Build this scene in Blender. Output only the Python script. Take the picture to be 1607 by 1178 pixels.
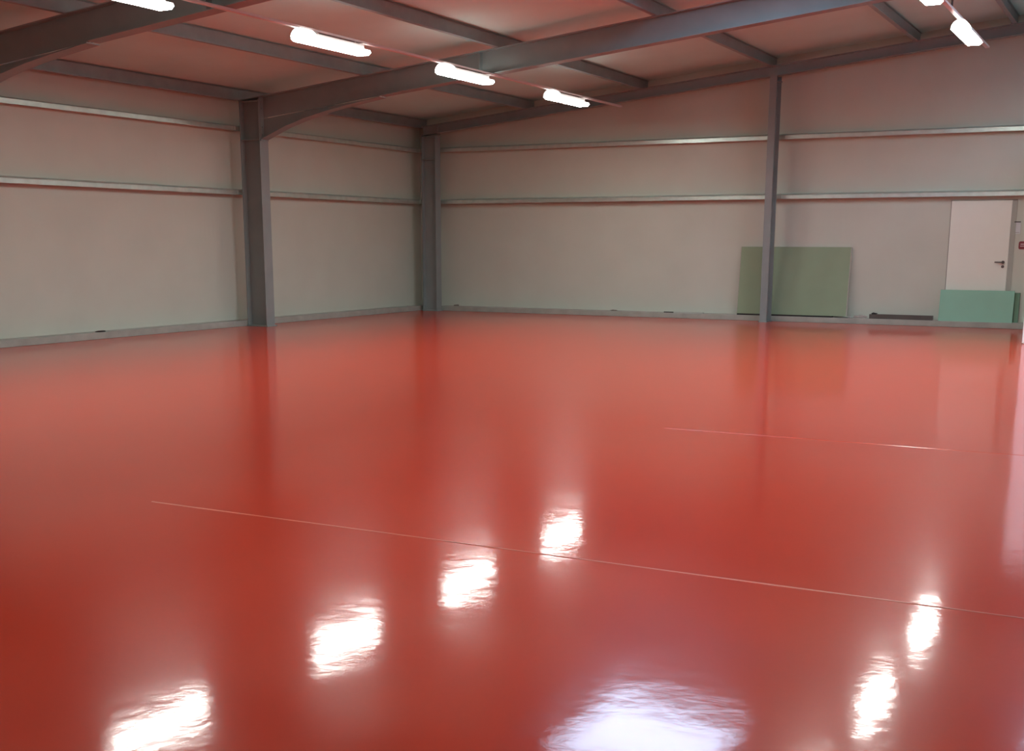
import bpy, bmesh, math, random
from mathutils import Vector, Matrix

for o in list(bpy.data.objects):
    bpy.data.objects.remove(o)
SC = bpy.context.scene
COL = SC.collection

# ------------------------------------------------------------------ camera
CAM = (14.3757, -22.8607, 1.45)
F_PX, CX, CY, YAW, PITCH, ROLL = 1909.66, 799.76, 778.16, -0.48966, 0.20602, -0.00189
fwd = Vector((math.sin(YAW) * math.cos(PITCH), math.cos(YAW) * math.cos(PITCH), -math.sin(PITCH)))
right = Vector((math.cos(YAW), -math.sin(YAW), 0))
down = fwd.cross(right)
c_, s_ = math.cos(ROLL), math.sin(ROLL)
r2 = right * c_ + down * s_
d2 = down * c_ - right * s_
cd = bpy.data.cameras.new('camera')
cam = bpy.data.objects.new('camera', cd)
COL.objects.link(cam)
m3 = Matrix((r2, -d2, -fwd)).transposed()
cam.matrix_world = Matrix.Translation(CAM) @ m3.to_4x4()
cd.sensor_fit = 'HORIZONTAL'
cd.sensor_width = 36
cd.lens = F_PX / 1607 * 36
cd.shift_x = (803.5 - CX) / 1607
cd.shift_y = (CY - 589) / 1607
cd.clip_start = 0.05
SC.camera = cam

# ------------------------------------------------------------------ light, exposure
SC.view_settings.view_transform = 'Standard'
SC.view_settings.look = 'None'
SC.view_settings.gamma = 1
SC.view_settings.use_curve_mapping = False
SC.view_settings.exposure = 0.2
LAMP = 74.0          # radiance of the lamps' lower face
SKY = 13.0
w = bpy.data.worlds.new('world')
SC.world = w
w.use_nodes = True
bg = w.node_tree.nodes['Background']
bg.inputs['Color'].default_value = (0.60, 0.76, 1.0, 1)
bg.inputs['Strength'].default_value = SKY
SC.cycles.diffuse_bounces = 6
SC.cycles.max_bounces = 12
SC.cycles.sample_clamp_indirect = 6
SC.cycles.use_denoising = True

SLOPE = 0.1013
RIDGE = 12.2
XR = 24.4            # right wall
YF = -30.0           # front wall
CEIL = 3.95


def zc(x, base=CEIL):
    return base + SLOPE * (x if x <= RIDGE else 2 * RIDGE - x)


# skylight opening in the left roof slope
SX0, SX1, SY0, SY1 = 7.95, 10.0, -10.2, -7.55
TX0, TX1, TY0, TY1 = 13.3, 15.9, -8.0, -4.4      # unseen one in the right slope, added to light the partition
for (a0, a1, b0, b1), sg in (((SX0, SX1, SY0, SY1), -1), ((TX0, TX1, TY0, TY1), 1)):
    px_ = (a0 + a1) / 2
    pl = bpy.data.lights.new('skylight_portal', 'AREA')
    pl.shape = 'RECTANGLE'
    pl.size, pl.size_y = a1 - a0, b1 - b0
    pl.cycles.is_portal = True
    po = bpy.data.objects.new('skylight_portal', pl)
    COL.objects.link(po)
    po.location = (px_, (b0 + b1) / 2, zc(px_) + 0.35)
    po.rotation_euler = (0, sg * math.atan(SLOPE), 0)


# ------------------------------------------------------------------ materials
def mat(name, col, rough=0.5, metal=0.0, var=0.0, vscale=4.0, bump=0.0, bscale=30.0, stretch=(1, 1, 1), spec=0.5, coat=0.0):
    m = bpy.data.materials.new(name)
    m.use_nodes = True
    nt = m.node_tree
    b = nt.nodes['Principled BSDF']
    b.inputs['Base Color'].default_value = (*col, 1)
    b.inputs['Roughness'].default_value = rough
    b.inputs['Metallic'].default_value = metal
    b.inputs['Specular IOR Level'].default_value = spec
    b.inputs['Coat Weight'].default_value = coat
    tc = nt.nodes.new('ShaderNodeTexCoord')
    mp = nt.nodes.new('ShaderNodeMapping')
    mp.inputs['Scale'].default_value = stretch
    nt.links.new(tc.outputs['Object'], mp.inputs['Vector'])
    if var:
        n = nt.nodes.new('ShaderNodeTexNoise')
        n.inputs['Scale'].default_value = vscale
        n.inputs['Detail'].default_value = 4
        r = nt.nodes.new('ShaderNodeValToRGB')
        r.color_ramp.elements[0].position = 0.3
        r.color_ramp.elements[1].position = 0.7
        r.color_ramp.elements[0].color = (*[c * (1 - var) for c in col], 1)
        r.color_ramp.elements[1].color = (*[min(1, c * (1 + var)) for c in col], 1)
        nt.links.new(mp.outputs[0], n.inputs['Vector'])
        nt.links.new(n.outputs['Fac'], r.inputs['Fac'])
        nt.links.new(r.outputs[0], b.inputs['Base Color'])
    if bump:
        n2 = nt.nodes.new('ShaderNodeTexNoise')
        n2.inputs['Scale'].default_value = bscale
        n2.inputs['Detail'].default_value = 3
        bp = nt.nodes.new('ShaderNodeBump')
        bp.inputs['Strength'].default_value = bump
        bp.inputs['Distance'].default_value = 0.01
        nt.links.new(mp.outputs[0], n2.inputs['Vector'])
        nt.links.new(n2.outputs['Fac'], bp.inputs['Height'])
        nt.links.new(bp.outputs[0], b.inputs['Normal'])
    return m


def panel_mat(name, col, axis, pitch=1.0):
    """sandwich panel: fine ribs and a narrow joint every metre along AXIS"""
    m = mat(name, col, rough=0.42, var=0.03, vscale=1.3)
    nt = m.node_tree
    b = nt.nodes['Principled BSDF']
    tc = [n for n in nt.nodes if n.type == 'TEX_COORD'][0]
    sp = nt.nodes.new('ShaderNodeSeparateXYZ')
    nt.links.new(tc.outputs['Object'], sp.inputs[0])

    def math_(op, a, v=None):
        n = nt.nodes.new('ShaderNodeMath')
        n.operation = op
        nt.links.new(a, n.inputs[0])
        if v is not None:
            n.inputs[1].default_value = v
        return n.outputs[0]
    c = sp.outputs[axis]
    ribs = math_('SINE', math_('MULTIPLY', c, 2 * math.pi / 0.1))
    ribs = math_('MULTIPLY', ribs, 0.35)
    fr = math_('FRACT', math_('ADD', math_('DIVIDE', c, pitch), 100.3))
    jt = math_('COMPARE', fr, 0.5)
    jt.node.inputs[2].default_value = 0.006
    sub = nt.nodes.new('ShaderNodeMath')
    sub.operation = 'SUBTRACT'
    nt.links.new(ribs, sub.inputs[0])
    nt.links.new(math_('MULTIPLY', jt, 3.0), sub.inputs[1])
    bp = nt.nodes.new('ShaderNodeBump')
    bp.inputs['Strength'].default_value = 0.25
    bp.inputs['Distance'].default_value = 0.002
    nt.links.new(sub.outputs[0], bp.inputs['Height'])
    nt.links.new(bp.outputs[0], b.inputs['Normal'])
    return m


def floor_mat():
    m = bpy.data.materials.new('red_epoxy')
    m.use_nodes = True
    nt = m.node_tree
    b = nt.nodes['Principled BSDF']
    b.inputs['Base Color'].default_value = (0.58, 0.046, 0.017, 1)
    b.inputs['Roughness'].default_value = 0.11
    b.inputs['Specular IOR Level'].default_value = 0.6
    tc = nt.nodes.new('ShaderNodeTexCoord')
    # soft trowel waves
    n1 = nt.nodes.new('ShaderNodeTexNoise')
    n1.inputs['Scale'].default_value = 2.2
    n1.inputs['Detail'].default_value = 2
    n2 = nt.nodes.new('ShaderNodeTexNoise')
    n2.inputs['Scale'].default_value = 14
    n2.inputs['Detail'].default_value = 3
    nt.links.new(tc.outputs['Object'], n1.inputs['Vector'])
    nt.links.new(tc.outputs['Object'], n2.inputs['Vector'])
    b1 = nt.nodes.new('ShaderNodeBump')
    b1.inputs['Strength'].default_value = 1.0
    b1.inputs['Distance'].default_value = 0.0019
    b2 = nt.nodes.new('ShaderNodeBump')
    b2.inputs['Strength'].default_value = 1.0
    b2.inputs['Distance'].default_value = 0.0005
    nt.links.new(n1.outputs['Fac'], b1.inputs['Height'])
    nt.links.new(n2.outputs['Fac'], b2.inputs['Height'])
    nt.links.new(b1.outputs[0], b2.inputs['Normal'])
    nt.links.new(b2.outputs[0], b.inputs['Normal'])
    # slight unevenness of the coat's gloss
    n3 = nt.nodes.new('ShaderNodeTexNoise')
    n3.inputs['Scale'].default_value = 0.8
    r = nt.nodes.new('ShaderNodeMapRange')
    r.inputs['To Min'].default_value = 0.055
    r.inputs['To Max'].default_value = 0.11
    nt.links.new(tc.outputs['Object'], n3.inputs['Vector'])
    nt.links.new(n3.outputs['Fac'], r.inputs['Value'])
    nt.links.new(r.outputs[0], b.inputs['Roughness'])
    # a share of wider gloss, as a worn-in coat has
    g = nt.nodes.new('ShaderNodeBsdfPrincipled')
    g.inputs['Base Color'].default_value = b.inputs['Base Color'].default_value
    g.inputs['Roughness'].default_value = 0.28
    g.inputs['Specular IOR Level'].default_value = 0.3
    nt.links.new(b2.outputs[0], g.inputs['Normal'])
    mx = nt.nodes.new('ShaderNodeMixShader')
    mx.inputs[0].default_value = 0.27
    nt.links.new(b.outputs[0], mx.inputs[1])
    nt.links.new(g.outputs[0], mx.inputs[2])
    nt.links.new(mx.outputs[0], nt.nodes['Material Output'].inputs[0])
    return m


def glow(name, col, strength):
    m = bpy.data.materials.new(name)
    m.use_nodes = True
    b = m.node_tree.nodes['Principled BSDF']
    b.inputs['Base Color'].default_value = (0.8, 0.8, 0.8, 1)
    b.inputs['Emission Color'].default_value = (*col, 1)
    b.inputs['Emission Strength'].default_value = strength
    return m


def poly_glass():
    m = bpy.data.materials.new('clear_polycarbonate')
    m.use_nodes = True
    nt = m.node_tree
    nt.nodes.remove(nt.nodes['Principled BSDF'])
    t = nt.nodes.new('ShaderNodeBsdfTransparent')
    t.inputs[0].default_value = (0.85, 0.88, 0.9, 1)
    d = nt.nodes.new('ShaderNodeBsdfTranslucent')
    mx = nt.nodes.new('ShaderNodeMixShader')
    mx.inputs[0].default_value = 0.12
    nt.links.new(t.outputs[0], mx.inputs[1])
    nt.links.new(d.outputs[0], mx.inputs[2])
    nt.links.new(mx.outputs[0], nt.nodes['Material Output'].inputs[0])
    return m


M_FLOOR = floor_mat()
M_WALLX = panel_mat('wall_panel_left', (0.52, 0.585, 0.505), 1)
M_WALLY = panel_mat('wall_panel_back', (0.52, 0.585, 0.505), 0)
M_CEIL = panel_mat('roof_panel', (0.53, 0.78, 0.74), 1)
M_CEIL.node_tree.nodes['Principled BSDF'].inputs['Roughness'].default_value = 0.75
M_STEEL = mat('painted_steel', (0.225, 0.275, 0.27), rough=0.45, var=0.06, vscale=3)
M_GALV = mat('galvanised_steel', (0.55, 0.66, 0.61), rough=0.34, metal=0.6, var=0.08, vscale=6)
M_PURL = mat('purlin_steel', (0.27, 0.35, 0.355), rough=0.38, metal=0.3, var=0.08, vscale=5)
M_PLINTH = mat('plinth_concrete', (0.34, 0.37, 0.33), rough=0.6, var=0.1, vscale=5, bump=0.2)
M_WHITE = mat('white_partition', (0.84, 0.88, 0.88), rough=0.4, var=0.01)
M_DOOR = mat('door_paint', (0.74, 0.82, 0.74), rough=0.4, var=0.01)
M_FRAME = mat('door_frame_grey', (0.36, 0.40, 0.35), rough=0.5, var=0.03)
M_DARKM = mat('dark_metal', (0.12, 0.12, 0.11), rough=0.4, metal=0.5, var=0.1)
M_OLIVE = mat('board_olive', (0.26, 0.36, 0.24), rough=0.8, var=0.04, vscale=2)
M_TEAL = mat('board_teal', (0.26, 0.54, 0.42), rough=0.8, var=0.05, vscale=2)
M_TEALD = mat('board_teal_back', (0.16, 0.30, 0.21), rough=0.85, var=0.05, vscale=2)
M_CORE = mat('board_core', (0.42, 0.42, 0.38), rough=0.9, var=0.08, vscale=20)
M_BATTEN = mat('batten_black', (0.02, 0.02, 0.018), rough=0.8, var=0.2)
M_RAIL = mat('lamp_rail', (0.60, 0.55, 0.53), rough=0.35, var=0.02)
M_HOUS = mat('lamp_housing', (0.75, 0.75, 0.73), rough=0.4, var=0.02)
M_LAMP = glow('lamp_diffuser', (1.0, 0.985, 0.93), LAMP)
M_LAMPS = glow('lamp_side', (1.0, 0.985, 0.93), 16.0)
M_LAMPH = glow('lamp_head_glow', (1.0, 0.985, 0.93), 5.0)
M_GLASS = poly_glass()
M_JOINT = mat('joint_filler', (0.58, 0.13, 0.08), rough=0.35, var=0.15, vscale=3)
M_JOINT2 = mat('joint_filler_faint', (0.56, 0.055, 0.024), rough=0.22, var=0.15, vscale=3)
M_PAPER = mat('paper', (0.58, 0.66, 0.66), rough=0.8, var=0.02)
M_SIGNR = mat('sign_red', (0.20, 0.030, 0.038), rough=0.4, var=0.03)
M_SIGNW = mat('sign_white', (0.60, 0.50, 0.50), rough=0.5, var=0.02)
M_SCRAP = mat('plastic_scrap', (0.40, 0.39, 0.36), rough=0.5, var=0.15, vscale=20)
M_RUBBLE = mat('rubble', (0.20, 0.20, 0.17), rough=0.9, var=0.2, vscale=30)


# ------------------------------------------------------------------ helpers
def box(bm, x0, x1, y0, y1, z0, z1, mi=0):
    vs = [bm.verts.new(p) for p in ((x0, y0, z0), (x1, y0, z0), (x1, y1, z0), (x0, y1, z0),
                                    (x0, y0, z1), (x1, y0, z1), (x1, y1, z1), (x0, y1, z1))]
    for f in ((0, 3, 2, 1), (4, 5, 6, 7), (0, 1, 5, 4), (1, 2, 6, 5), (2, 3, 7, 6), (3, 0, 4, 7)):
        fc = bm.faces.new([vs[i] for i in f])
        fc.material_index = mi
    return vs


def prism(bm, pts, axis, a, b, mi=0):
    """closed 2-D outline PTS swept along AXIS (0, 1, 2) from a to b"""
    def P(p, t):
        q = list(p)
        q.insert(axis, t)
        return q
    A = [bm.verts.new(P(p, a)) for p in pts]
    B = [bm.verts.new(P(p, b)) for p in pts]
    n = len(pts)
    fs = [bm.faces.new(A), bm.faces.new(B[::-1])]
    for i in range(n):
        fs.append(bm.faces.new((A[i], B[i], B[(i + 1) % n], A[(i + 1) % n])))
    for f in fs:
        f.material_index = mi
    return A + B


def obj(name, bm, mats, parent=None, bevel=0.0, smooth=False):
    bmesh.ops.recalc_face_normals(bm, faces=bm.faces[:])
    me = bpy.data.meshes.new(name)
    bm.to_mesh(me)
    bm.free()
    for m in (mats if isinstance(mats, (list, tuple)) else [mats]):
        me.materials.append(m)
    o = bpy.data.objects.new(name, me)
    COL.objects.link(o)
    if smooth:
        for p in me.polygons:
            p.use_smooth = True
    if bevel:
        md = o.modifiers.new('bevel', 'BEVEL')
        md.width = bevel
        md.segments = 2
        md.limit_method = 'ANGLE'
    if parent is not None:
        o.parent = parent
        o.matrix_parent_inverse = parent.matrix_basis.inverted()
    return o


def struct(name, bm, mats, **k):
    o = obj(name, bm, mats, **k)
    o['kind'] = 'structure'
    return o


def thing(name, loc, label, cat, group=None):
    o = bpy.data.objects.new(name, None)
    o.empty_display_size = 0.2
    o.location = loc
    COL.objects.link(o)
    tag(o, label, cat, group)
    return o


def tag(o, label, cat, group=None):
    o['label'] = label
    o['category'] = cat
    if group:
        o['group'] = group


NB = bmesh.new

# ------------------------------------------------------------------ the shell
bm = NB()
box(bm, -0.2, XR + 0.2, YF - 0.2, 0.2, -0.2, 0)
floor = struct('floor', bm, M_FLOOR)
bm = NB()
prism(bm, [(-17.857, 0), (-17.853, 0.0022), (-17.845, 0.0022), (-17.841, 0)], 0, 9.4, 24.0)
obj('expansion_joint', bm, M_JOINT, floor)
bm = NB()
prism(bm, [(-13.815, 0), (-13.81, 0.0012), (-13.80, 0.0012), (-13.795, 0)], 0, 10.95, 24.0)
obj('expansion_joint', bm, M_JOINT2, floor)
bm = NB()
box(bm, -0.12, 0, YF, 0.12, 0, CEIL)
struct('wall_left', bm, M_WALLX)
bm = NB()
prism(bm, [(0, 0), (XR, 0), (XR, CEIL), (RIDGE, zc(RIDGE)), (0, CEIL)], 1, 0, 0.12)
struct('wall_back', bm, M_WALLY)
bm = NB()
box(bm, XR, XR + 0.12, YF, 0.12, 0, CEIL)
struct('wall_right', bm, M_WALLX)
bm = NB()
prism(bm, [(0, 0), (XR, 0), (XR, CEIL), (RIDGE, zc(RIDGE)), (0, CEIL)], 1, YF - 0.12, YF)
struct('wall_front', bm, M_WALLY)
bm = NB()


def slab(x0, x1, y0, y1):
    prism(bm, [(x0, zc(x0)), (x1, zc(x1)), (x1, zc(x1) + 0.1), (x0, zc(x0) + 0.1)], 1, y0, y1)


slab(-0.12, SX0, YF - .12, 0.12)
slab(SX1, RIDGE, YF - .12, 0.12)
slab(SX0, SX1, SY1, 0.12)
slab(SX0, SX1, YF - .12, SY0)
slab(RIDGE, TX0, YF - .12, 0.12)
slab(TX1, XR + .12, YF - .12, 0.12)
slab(TX0, TX1, TY1, 0.12)
slab(TX0, TX1, YF - .12, TY0)
struct('ceiling', bm, M_CEIL)

# plinths (concrete upstand under the wall panels)
bm = NB()
box(bm, 0, 0.25, YF, -0.25, 0, 0.1)
struct('baseboard_left', bm, M_PLINTH, bevel=0.006)
bm = NB()
box(bm, 0, 12.57, -0.25, 0, 0, 0.1)
struct('baseboard_back', bm, M_PLINTH, bevel=0.006)

# one skylight in each roof slope; the right one is added for its light
for nm, (wx0, wx1, wy0, wy1) in (('window_1', (SX0, SX1, SY0, SY1)), ('window_added', (TX0, TX1, TY0, TY1))):
    bm = NB()
    for (x0, x1, y0, y1) in ((wx0, wx0 + .05, wy0, wy1), (wx1 - .05, wx1, wy0, wy1), (wx0 + .05, wx1 - .05, wy0, wy0 + .05), (wx0 + .05, wx1 - .05, wy1 - .05, wy1)):
        prism(bm, [(x0, zc(x0) - .01), (x1, zc(x1) - .01), (x1, zc(x1) + 0.2), (x0, zc(x0) + 0.2)], 1, y0, y1)
    sk = struct(nm, bm, M_HOUS)
    bm = NB()
    prism(bm, [(wx0 + .05, zc(wx0) + .16), (wx1 - .05, zc(wx1) + .16), (wx1 - .05, zc(wx1) + .18), (wx0 + .05, zc(wx0) + .18)], 1, wy0 + .05, wy1 - .05)
    obj('window_pane', bm, M_GLASS, sk)

# white partition of a built-in office at the right
bm = NB()
box(bm, 12.57, 17.0, -3.53, -3.43, 0.012, 3.19)
box(bm, 12.57, 12.67, -3.43, 0, 0.012, 3.19)
box(bm, 16.9, 17.0, -3.43, 0, 0.012, 3.19)
box(bm, 12.57, 17.0, -3.53, 0, 3.19, 3.25)
box(bm, 12.585, 16.98, -3.515, -3.45, 0, 0.012)
struct('wall_office', bm, M_WHITE)

# door in the back wall
bm = NB()
for (x0, x1, z0, z1) in ((10.90, 10.92, 0.1, 2.175), (11.905, 11.985, 0.1, 2.170), (10.90, 11.985, 2.155, 2.170)):  # wide grey right stile also stands in for the shadow strip there
    box(bm, x0, x1, -0.018, 0, z0, z1)
dr = struct('door_1', bm, M_FRAME)
bm = NB()
box(bm, 10.92, 11.905, -0.035, -0.0, 0.1, 2.155)
leaf = obj('door_leaf', bm, M_DOOR, dr, bevel=0.004)
bm = NB()
bmesh.ops.create_cone(bm, cap_ends=True, segments=20, radius1=0.026, radius2=0.026, depth=0.012, matrix=Matrix.Translation((11.83, -0.041, 1.12)) @ Matrix.Rotation(math.pi / 2, 4, 'X'))
bmesh.ops.create_cone(bm, cap_ends=True, segments=14, radius1=0.011, radius2=0.011, depth=0.055, matrix=Matrix.Translation((11.83, -0.07, 1.12)) @ Matrix.Rotation(math.pi / 2, 4, 'X'))
box(bm, 11.70, 11.84, -0.105, -0.088, 1.109, 1.131)
obj('door_handle', bm, M_DARKM, dr, bevel=0.004)
bm = NB()
bmesh.ops.create_cone(bm, cap_ends=True, segments=20, radius1=0.025, radius2=0.025, depth=0.012, matrix=Matrix.Translation((11.83, -0.041, 1.045)) @ Matrix.Rotation(math.pi / 2, 4, 'X'))
box(bm, 11.825, 11.835, -0.05, -0.045, 1.025, 1.05)
obj('keyhole_rose', bm, M_DARKM, dr)


# ------------------------------------------------------------------ steel frames
def i_vert(bm, x0, x1, y0, y1, z0, z1, along, tf=0.016, tw=0.011):
    """upright I section; ALONG 0: web runs in x, flanges face x; 1: web runs in y"""
    if along == 0:
        ym = (y0 + y1) / 2
        box(bm, x0, x0 + tf, y0, y1, z0, z1)
        box(bm, x1 - tf, x1, y0, y1, z0, z1)
        box(bm, x0 + tf, x1 - tf, ym - tw / 2, ym + tw / 2, z0, z1)
    else:
        xm = (x0 + x1) / 2
        box(bm, x0, x1, y0, y0 + tf, z0, z1)
        box(bm, x0, x1, y1 - tf, y1, z0, z1)
        box(bm, xm - tw / 2, xm + tw / 2, y0 + tf, y1 - tf, z0, z1)


def base_plate(parent, x0, x1, y0, y1):
    bm = NB()
    box(bm, x0, x1, y0, y1, 0, 0.02)
    obj('base_plate', bm, M_STEEL, parent)


ZB, ZT = 3.39, 3.75          # rafter underside and top at x = 0


def portal_rafter(y, label):
    t = thing('roof_rafter', (0.3, y, 3.8), label, 'rafter', 'portal frame rafters')
    hw = 0.1
    # the rolled beam: web plus both flanges, up to the ridge
    bm = NB()
    x0, x1 = 0.68, RIDGE
    xf = 3.1
    prism(bm, [(x0, zc(x0, ZB) + .014), (x1, zc(x1, ZB) + .014), (x1, zc(x1, ZT) - .014), (x0, zc(x0, ZT) - .014)], 1, y - .006, y + .006)
    prism(bm, [(xf, zc(xf, ZB)), (x1, zc(x1, ZB)), (x1, zc(x1, ZB) + .014), (xf, zc(xf, ZB) + .014)], 1, y - hw, y + hw)
    prism(bm, [(0.26, zc(.26, ZT) - .014), (x1, zc(x1, ZT) - .014), (x1, zc(x1, ZT)), (0.26, zc(.26, ZT))], 1, y - hw, y + hw)
    # mirrored half beyond the ridge
    a, b = RIDGE, XR - 0.3
    prism(bm, [(a, zc(a, ZB) + .014), (b, zc(b, ZB) + .014), (b, zc(b, ZT) - .014), (a, zc(a, ZT) - .014)], 1, y - .006, y + .006)
    for lo, hi in ((ZB, ZB + .014), (ZT - .014, ZT)):
        prism(bm, [(a, zc(a, lo)), (b, zc(b, lo)), (b, zc(b, hi)), (a, zc(a, hi))], 1, y - hw, y + hw)
    obj('beam', bm, M_STEEL, t)
    # haunch, tapering away from the column in a shallow curve
    bm = NB()
    hp = [(0.68, 3.13), (0.86, 3.20), (1.2, 3.325), (1.61, 3.44), (2.1, 3.545), (2.6, 3.625), (3.1, 3.695)]
    top = [(x, zc(x, ZB)) for x, _ in hp]
    for i in range(len(hp) - 1):
        (xa, za), (xb, zb) = hp[i], hp[i + 1]
        prism(bm, [(xa, za), (xb, zb), (xb, max(zb + .001, top[i + 1][1])), (xa, top[i][1])], 1, y - .006, y + .006)
        prism(bm, [(xa, za - .014), (xb, zb - .014), (xb, zb), (xa, za)], 1, y - hw, y + hw)
    obj('haunch', bm, M_STEEL, t)
    # end plate and a stiffener with bolt heads
    bm = NB()
    box(bm, 0.68, 0.70, y - hw, y + hw, 3.10, 3.80)
    for zz in (3.2, 3.32, 3.62, 3.72):
        for s in (-1, 1):
            box(bm, 0.70, 0.715, y + s * .055 - .014, y + s * .055 + .014, zz - .014, zz + .014)
    obj('end_plate', bm, M_STEEL, t)
    bm = NB()
    box(bm, 4.9, 4.915, y - hw, y - .006, zc(4.9, ZB) + .014, zc(4.9, ZT) - .014)
    box(bm, 4.9, 4.915, y + .006, y + hw, zc(4.9, ZB) + .014, zc(4.9, ZT) - .014)
    obj('stiffener', bm, M_STEEL, t)
    return t


def portal_column(x0, x1, y, zt, label, hw=0.11):
    t = thing('steel_column', ((x0 + x1) / 2, y, 0), label, 'column')
    bm = NB()
    i_vert(bm, x0, x1, y - hw, y + hw, 0.02, zt, 0)
    obj('shaft', bm, M_STEEL, t)
    base_plate(t, x0 - 0.005, x1 + 0.03, y - hw - .02, y + hw + .02)
    bm = NB()
    for zz in (3.12, zt - .03):
        for s in (-1, 1):
            box(bm, x0 + .016, x1 - .016, *sorted((y + s * .006, y + s * hw)), zz, zz + .012)
    obj('stiffener', bm, M_STEEL, t)
    return t


portal_column(0.26, 0.68, -6.0, 3.775, 'tall dark grey steel I-column standing free of the left wall')
portal_rafter(-6.0, 'grey steel rafter rising right across the picture from the left column')
portal_column(0.26, 0.68, -12.0, 3.775, 'dark grey steel column just outside the left edge of the photo')
portal_rafter(-12.0, 'dark curved-haunch steel rafter crossing the top left corner')
portal_column(0.36, 0.70, -0.41, 3.6, 'dark grey steel column in the far corner of the hall', hw=0.1)

# gable beam
t = thing('roof_rafter', (0.7, -0.42, 3.6), 'slim grey steel gable beam sloping along the top of the back wall', 'rafter')
bm = NB()
GB, GT = 3.57, 3.75
a, b = 0.36, RIDGE
for (p, q) in ((0.36, RIDGE), (RIDGE, XR - .36)):
    prism(bm, [(p, zc(p, GB) + .012), (q, zc(q, GB) + .012), (q, zc(q, GT) - .012), (p, zc(p, GT) - .012)], 1, -.425, -.415)
    for lo, hi in ((GB, GB + .012), (GT - .012, GT)):
        prism(bm, [(p, zc(p, lo)), (q, zc(q, lo)), (q, zc(q, hi)), (p, zc(p, hi))], 1, -0.5, -0.34)
obj('beam', bm, M_STEEL, t)
bm = NB()
box(bm, 0.72, 0.735, -.49, -.35, 3.62, 3.80)
obj('end_plate', bm, M_STEEL, t)

# gable post
t = thing('steel_column', (7.82, -0.45, 0), 'slender grey steel gable post in front of the large olive board', 'column')
bm = NB()
i_vert(bm, 7.755, 7.885, -0.6, -0.3, 0.02, zc(7.8, GB), 1, tf=.012, tw=.008)
obj('shaft', bm, M_STEEL, t)
base_plate(t, 7.74, 7.90, -0.63, -0.28)
bm = NB()
box(bm, 7.74, 7.90, -.5, -.3, zc(7.8, GB) - .1, zc(7.8, GB) - .085)
obj('head_plate', bm, M_STEEL, t)

# purlins: Z sections lying on the rafters
PX = [0.2, 2.75, 5.2, 7.7, 10.2, 11.75]
PLAB = ['grey steel eaves purlin running along the head of the left wall',
        'second grey roof purlin from the left wall, left of the left lamp row',
        'grey roof purlin just above the left row of lamps',
        'grey roof purlin ending above the gable post at the back wall',
        'grey roof purlin left of the right-hand row of lamps',
        'grey ridge purlin directly above the right-hand row of lamps']
for x, lab in zip(PX, PLAB):
    z0 = zc(x, ZT) + 0.004
    z1 = zc(x) - 0.004
    t = thing('roof_purlin', (x, -0.1, z0), lab, 'purlin', None)
    bm = NB()
    box(bm, x - .03, x + .045, YF + .05, -0.03, z0, z0 + .004)
    box(bm, x - .0025, x + .0025, YF + .05, -0.03, z0 + .004, z1 - .012)
    box(bm, x - .045, x + .03, YF + .05, -0.03, z1 - .016, z1 - .012)
    box(bm, x + .042, x + .045, YF + .05, -0.03, z0 + .004, z0 + .022)
    obj('profile', bm, M_PURL, t)
    for yy in (-0.42, -6.0, -12.0):
        bm = NB()
        box(bm, x - .05, x - .003, yy - .05, yy + .05, z0 + .005, z0 + .14)
        obj('cleat', bm, M_STEEL, t)
    for yy in (-0.0,):
        pass

# wall girts: C sections bolted between columns, per bay
Z1, Z2 = 2.228, 3.285
GH = 0.085


def girt(axis, a, b, z, label):
    """axis 1 runs along the left wall (y), axis 0 along the back wall (x)"""
    loc = (0.1, (a + b) / 2, z) if axis == 1 else ((a + b) / 2, -0.1, z)
    t = thing('wall_girt', loc, label, 'girt')
    s = 1 if axis == 1 else -1
    prof = [(0, z + .03), (s * .14, z - .0), (s * .17, z), (s * .17, z + GH * .8), (s * .155, z + GH), (0, z + GH + .02)]
    bm = NB()
    if axis == 1:
        prism(bm, prof, 1, a, b)
    else:
        prism(bm, prof, 0, a, b)
    obj('profile', bm, M_GALV, t)
    for e in (a + .07, b - .07):
        bm = NB()
        if axis == 1:
            box(bm, .17, .178, e - .035, e + .035, z + .01, z + .075)
        else:
            box(bm, e - .035, e + .035, -.178, -.17, z + .01, z + .075)
        obj('splice_plate', bm, M_GALV, t)
    return t


girt(1, -11.98, -6.02, Z1, 'lower galvanised wall girt on the left wall, left of the left column')
girt(1, -11.98, -6.02, Z2, 'upper galvanised wall girt on the left wall, left of the left column')
girt(1, -5.98, -0.18, Z1, 'lower wall girt on the left wall between left and corner columns')
girt(1, -5.98, -0.18, Z2, 'upper wall girt on the left wall between left and corner columns')
girt(0, 0.18, 7.80, Z1, 'lower wall girt on the back wall between corner column and gable post')
girt(0, 0.18, 7.80, Z2, 'upper wall girt on the back wall between corner column and gable post')
girt(0, 7.84, 12.56, Z1, 'lower wall girt running right of the gable post above the white door')
girt(0, 7.84, 16.5, Z2, 'upper wall girt on the back wall right of the gable post')


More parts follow.
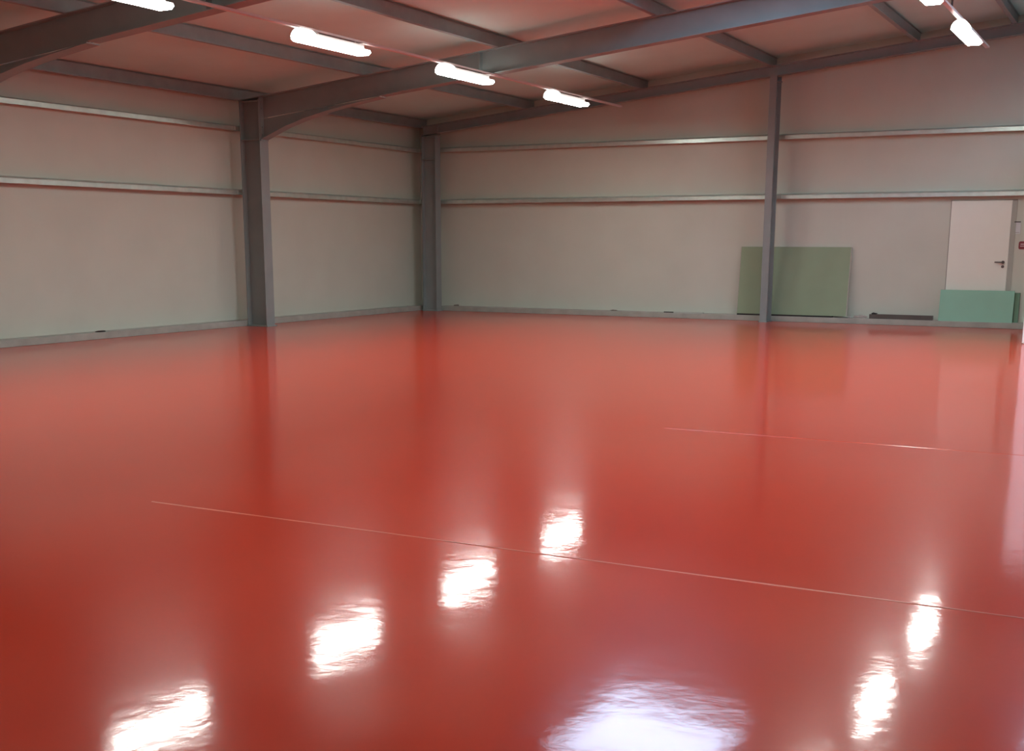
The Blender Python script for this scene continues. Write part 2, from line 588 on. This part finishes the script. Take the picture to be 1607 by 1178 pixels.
# ------------------------------------------------------------------ lamps
def make_lamp():
    t = thing('ceiling_lamp', (0, 0, 0), '', 'lamp', None)
    L = 0.66
    # housing (upper shell), origin at the diffuser's middle, underside at z = -0.05
    bm = NB()
    prism(bm, [(-.05, .01), (.05, .01), (.05, .07), (-.05, .07)], 1, -L + .20, L - .05)
    obj('housing', bm, M_HOUS, t, bevel=.005)
    bm = NB()
    prof = [(-.08, -.05), (.08, -.05), (.115, -.02), (.10, .01), (-.10, .01), (-.115, -.02)]
    prism(bm, prof, 1, -L, L, 1)
    for f in bm.faces:
        f.normal_update()
    bmesh.ops.recalc_face_normals(bm, faces=bm.faces[:])
    for f in bm.faces:
        f.material_index = 0 if f.normal.z < -0.9 else (1 if f.normal.z < 0.05 else 2)
    obj('diffuser', bm, [M_LAMP, M_LAMPS, M_LAMPH], t)
    # luminous head at the near end; its glowing dome also stands in for bloom
    bm = NB()
    pr = []
    for k in range(13):
        a = math.pi * k / 12
        pr.append((0.115 * math.cos(a), -0.015 + 0.115 * math.sin(a)))
    prism(bm, pr, 1, -L - .02, -L + .22)
    obj('lamp_head_bloom', bm, M_LAMPH, t, bevel=.02, smooth=False)
    for yy in (-L + .35, L - .2):
        bm = NB()
        box(bm, -.02, .02, yy - .02, yy + .02, .07, .09)
        obj('bracket', bm, M_HOUS, t)
    return t


def copy_tree(o, parent=None):
    c = o.copy()
    COL.objects.link(c)
    if parent is not None:
        c.parent = parent
    for ch in list(o.children):
        copy_tree(ch, c)
    return c


LX, LZ = 5.14, 3.79
RX, RZ = 11.65, 4.20
spots = [(LX, -3.50, LZ, 'white lamp at the back-wall end of the left lamp row'),
         (LX, -6.90, LZ, 'white lamp of the left row hanging beside the long rafter'),
         (LX, -10.13, LZ, 'long white lamp of the left row, above the left column'),
         (LX, -13.62, LZ, 'white lamp cut by the top edge near the top left corner'),
         (RX, -4.62, RZ, 'white lamp at the back-wall end of the right-hand row'),
         (RX, -7.97, RZ, 'white lamp cut by the top edge in the right-hand row'),
         (RX, -11.32, RZ, 'third lamp of the right-hand row, seen mirrored in the floor'),
         (RX, -14.67, RZ, 'fourth lamp added to the right-hand row, above the photo'),  # this and the next two are unseen, added for more light
         (RX, -18.0, RZ, 'fifth lamp added to the right-hand row, above the photo'),
         (LX, -17.0, LZ, 'fifth lamp added to the left row, above the photo'),
         (18.7, -8.0, LZ, 'lamp added over the unseen right half of the hall, near its back'),  # unseen third row, added to balance the light
         (18.7, -14.7, LZ, 'lamp added over the unseen right half of the hall, beside the camera')]
lamp = make_lamp()
for i, (x, y, z, lab) in enumerate(spots):
    t = lamp if i == 0 else copy_tree(lamp)
    t.location = (x, y, z)
    tag(t, lab, 'lamp', 'lamps of the left row' if x == LX else ('lamps of the right-hand row' if x == RX else 'added lamps of the far right row'))

for (x, z, y0, y1, lab, n) in ((LX, LZ + .09, -22.5, -1.2, 'pale thin mounting rail carrying the left row of lamps', 4),
                               (RX, RZ + .09, -20.0, -2.6, 'pale thin mounting rail carrying the right-hand row of lamps', 4),
                               (18.7, LZ + .09, -23.0, -6.0, 'mounting rail carrying the lamps added over the right half of the hall', 3)):
    t = thing('lamp_rail', (x, y1, z), lab, 'rail')
    bm = NB()
    prism(bm, [(x - .03, z), (x + .03, z), (x + .03, z + .03), (x - .03, z + .03)], 1, y0, y1)
    obj('rail_profile', bm, M_RAIL, t, bevel=.004)
    for yy in (-6.0, -12.0):
        bm = NB()
        top = zc(x, ZB)
        box(bm, x - .012, x + .012, yy - .012, yy + .012, min(z + .03, top - .002), top)
        obj('hanger', bm, M_DARKM, t)


# ------------------------------------------------------------------ boards and small items at the back wall
def board(name, x0, x1, z0, hgt, yb, yt, th, m, label, cat='board'):
    """board leaning on the back wall: foot at y = yb, head at y = yt"""
    t = thing(name, ((x0 + x1) / 2, yb, z0), label, cat)
    bm = NB()
    n = Vector((0, -(hgt), yb - yt)).normalized()     # outward normal (towards -y)
    A = Vector((0, yb, z0))
    B = Vector((0, yt, z0 + hgt))
    if n.y > 0:
        n = -n
    u = n * th
    prism(bm, [(A.y, A.z), (B.y, B.z), (B.y - u.y, B.z - u.z), (A.y - u.y, A.z - u.z)], 0, x0, x1)
    o = obj('panel', bm, [m], t)
    # thin paper-wrapped edge strips
    e = 0.012
    for xx in (x0 - e, x1):
        bm = NB()
        prism(bm, [(A.y, A.z), (B.y, B.z), (B.y - u.y, B.z - u.z), (A.y - u.y, A.z - u.z)], 0, xx, xx + e)
        obj('edge_strip', bm, [M_CORE if m is M_OLIVE else m], t)
    return t


board('gypsum_board', 7.19, 9.24, 0.127, 1.235, -0.20, -0.06, 0.025, M_OLIVE,
      'large olive green gypsum board leaning behind the gable post')
board('gypsum_board', 10.87, 12.06, 0.1, 0.535, -0.215, -0.15, 0.025, M_TEAL,
      'small teal green gypsum board leaning in front of the white door')
board('gypsum_board', 10.98, 12.14, 0.1, 0.50, -0.10, -0.05, 0.03, M_TEALD,
      'darker green board behind the small teal board, showing at its right')
bm = NB()
box(bm, 7.2, 9.0, -0.235, -0.14, 0.1, 0.127)  # spacer strip, its black painted as the shadow gap under the board
tag(obj('shadow_gap_batten', bm, M_BATTEN), 'thin batten, black for the shadow gap under the large olive board', 'batten')
bm = NB()
prism(bm, [(-.20, .1), (-.12, .1), (-.12, .18), (-.128, .18), (-.128, .108), (-.192, .108), (-.192, .18), (-.20, .18)], 0, 9.66, 10.76)
tag(obj('metal_channel', bm, M_DARKM), 'dark metal channel lying on the plinth left of the teal board', 'metal profile')
bm = NB()
prism(bm, [(-.22, .1), (-.15, .1), (-.16, .122), (-.21, .122)], 0, 5.92, 6.52)
t = obj('metal_strip', bm, M_FRAME)
tag(t, 'short grey metal strip on the plinth, left of the olive board', 'metal profile')
bm = NB()
prism(bm, [(-.225, .1), (-.17, .1), (-.175, .118), (-.22, .118)], 0, 5.72, 5.915)
tag(obj('rubber_wedge', bm, M_BATTEN), 'small black wedge at the left end of the grey metal strip', 'wedge')


def lump(name, x, y, z, sx, sy, sz, m, seed, label, cat):
    bm = NB()
    bmesh.ops.create_icosphere(bm, subdivisions=3, radius=1.0)
    rnd = random.Random(seed)
    ph = [rnd.uniform(0, 6) for _ in range(4)]
    for v in bm.verts:
        k = 1 + .16 * math.sin(3 * v.co.x + ph[0]) * math.cos(4 * v.co.y + ph[1]) + .12 * math.sin(6 * v.co.z + 5 * v.co.x + ph[2]) + rnd.uniform(-.04, .04)
        v.co = Vector((v.co.x * sx * k, v.co.y * sy * k, max(-.65, v.co.z * k) * sz))
    zmin = min(v.co.z for v in bm.verts)
    for v in bm.verts:
        v.co += Vector((x, y, z - zmin))
    o = obj(name, bm, m)
    tag(o, label, cat)
    return o


lump('plastic_scrap', 9.50, -.17, .1, .11, .04, .035, M_SCRAP, 3, 'pale crumpled scrap on the plinth beside the metal channel', 'scrap')
lump('plastic_scrap', 9.30, -.17, .1, .035, .04, .02, M_SCRAP, 5, 'smaller pale scrap on the plinth right under the olive board edge', 'scrap')
lump('work_glove', 9.74, -.16, .181, .055, .035, .016, M_BATTEN, 7, 'small dark scrap on the left end of the metal channel', 'scrap').name = 'dark_scrap'
lump('concrete_crumb', 1.0, -.2, .1, .06, .03, .022, M_RUBBLE, 9, 'dark crumb on the back plinth beside the corner column', 'rubble')
lump('concrete_crumb', 4.65, -.2, .1, .08, .03, .015, M_RUBBLE, 12, 'flat grey crumb on the back plinth left of the metal strip', 'rubble')
lump('concrete_crumb', .2, -9.42, .1, .03, .10, .014, M_BATTEN, 10, 'dark flat crumb on the plinth along the left wall', 'rubble')

# clipboard and sign on the wall right of the door
t = thing('clipboard', (12.01, 0, 1.7), 'white paper on a clipboard hung on the wall right of the door', 'clipboard')
bm = NB()
box(bm, 11.955, 12.065, -.012, 0, 1.60, 1.805)
obj('paper', bm, M_PAPER, t)
bm = NB()
box(bm, 11.96, 12.06, -.028, -.012, 1.788, 1.803)
obj('clip', bm, M_BATTEN, t)
bm = NB()
box(bm, 11.975, 12.05, -.016, -.012, 1.615, 1.624)
obj('footer_line', bm, M_FRAME, t)

t = thing('fire_sign', (12.13, 0, 1.4), 'small dark red sign with pale strokes at the right photo edge', 'sign')
bm = NB()
pr = []
R_, H_ = .03, .068
for (cx_, cz_, a0) in ((12.055 + R_, 1.405 - H_ + R_, math.pi), (12.19 - R_, 1.405 - H_ + R_, 1.5 * math.pi), (12.19 - R_, 1.405 + H_ - R_, 0), (12.055 + R_, 1.405 + H_ - R_, .5 * math.pi)):
    for k in range(5):
        a = a0 + k * math.pi / 8
        pr.append((cx_ + R_ * math.cos(a), cz_ + R_ * math.sin(a)))
prism(bm, pr, 1, -.012, 0)
obj('plate', bm, M_SIGNR, t)
for zz, hh, xa in ((1.425, .012, 12.085), (1.392, .010, 12.08)):
    bm = NB()
    box(bm, xa, 12.175, -.015, -.012, zz - hh / 2 - .002, zz + hh / 2)
    obj('stroke', bm, M_SIGNW, t)
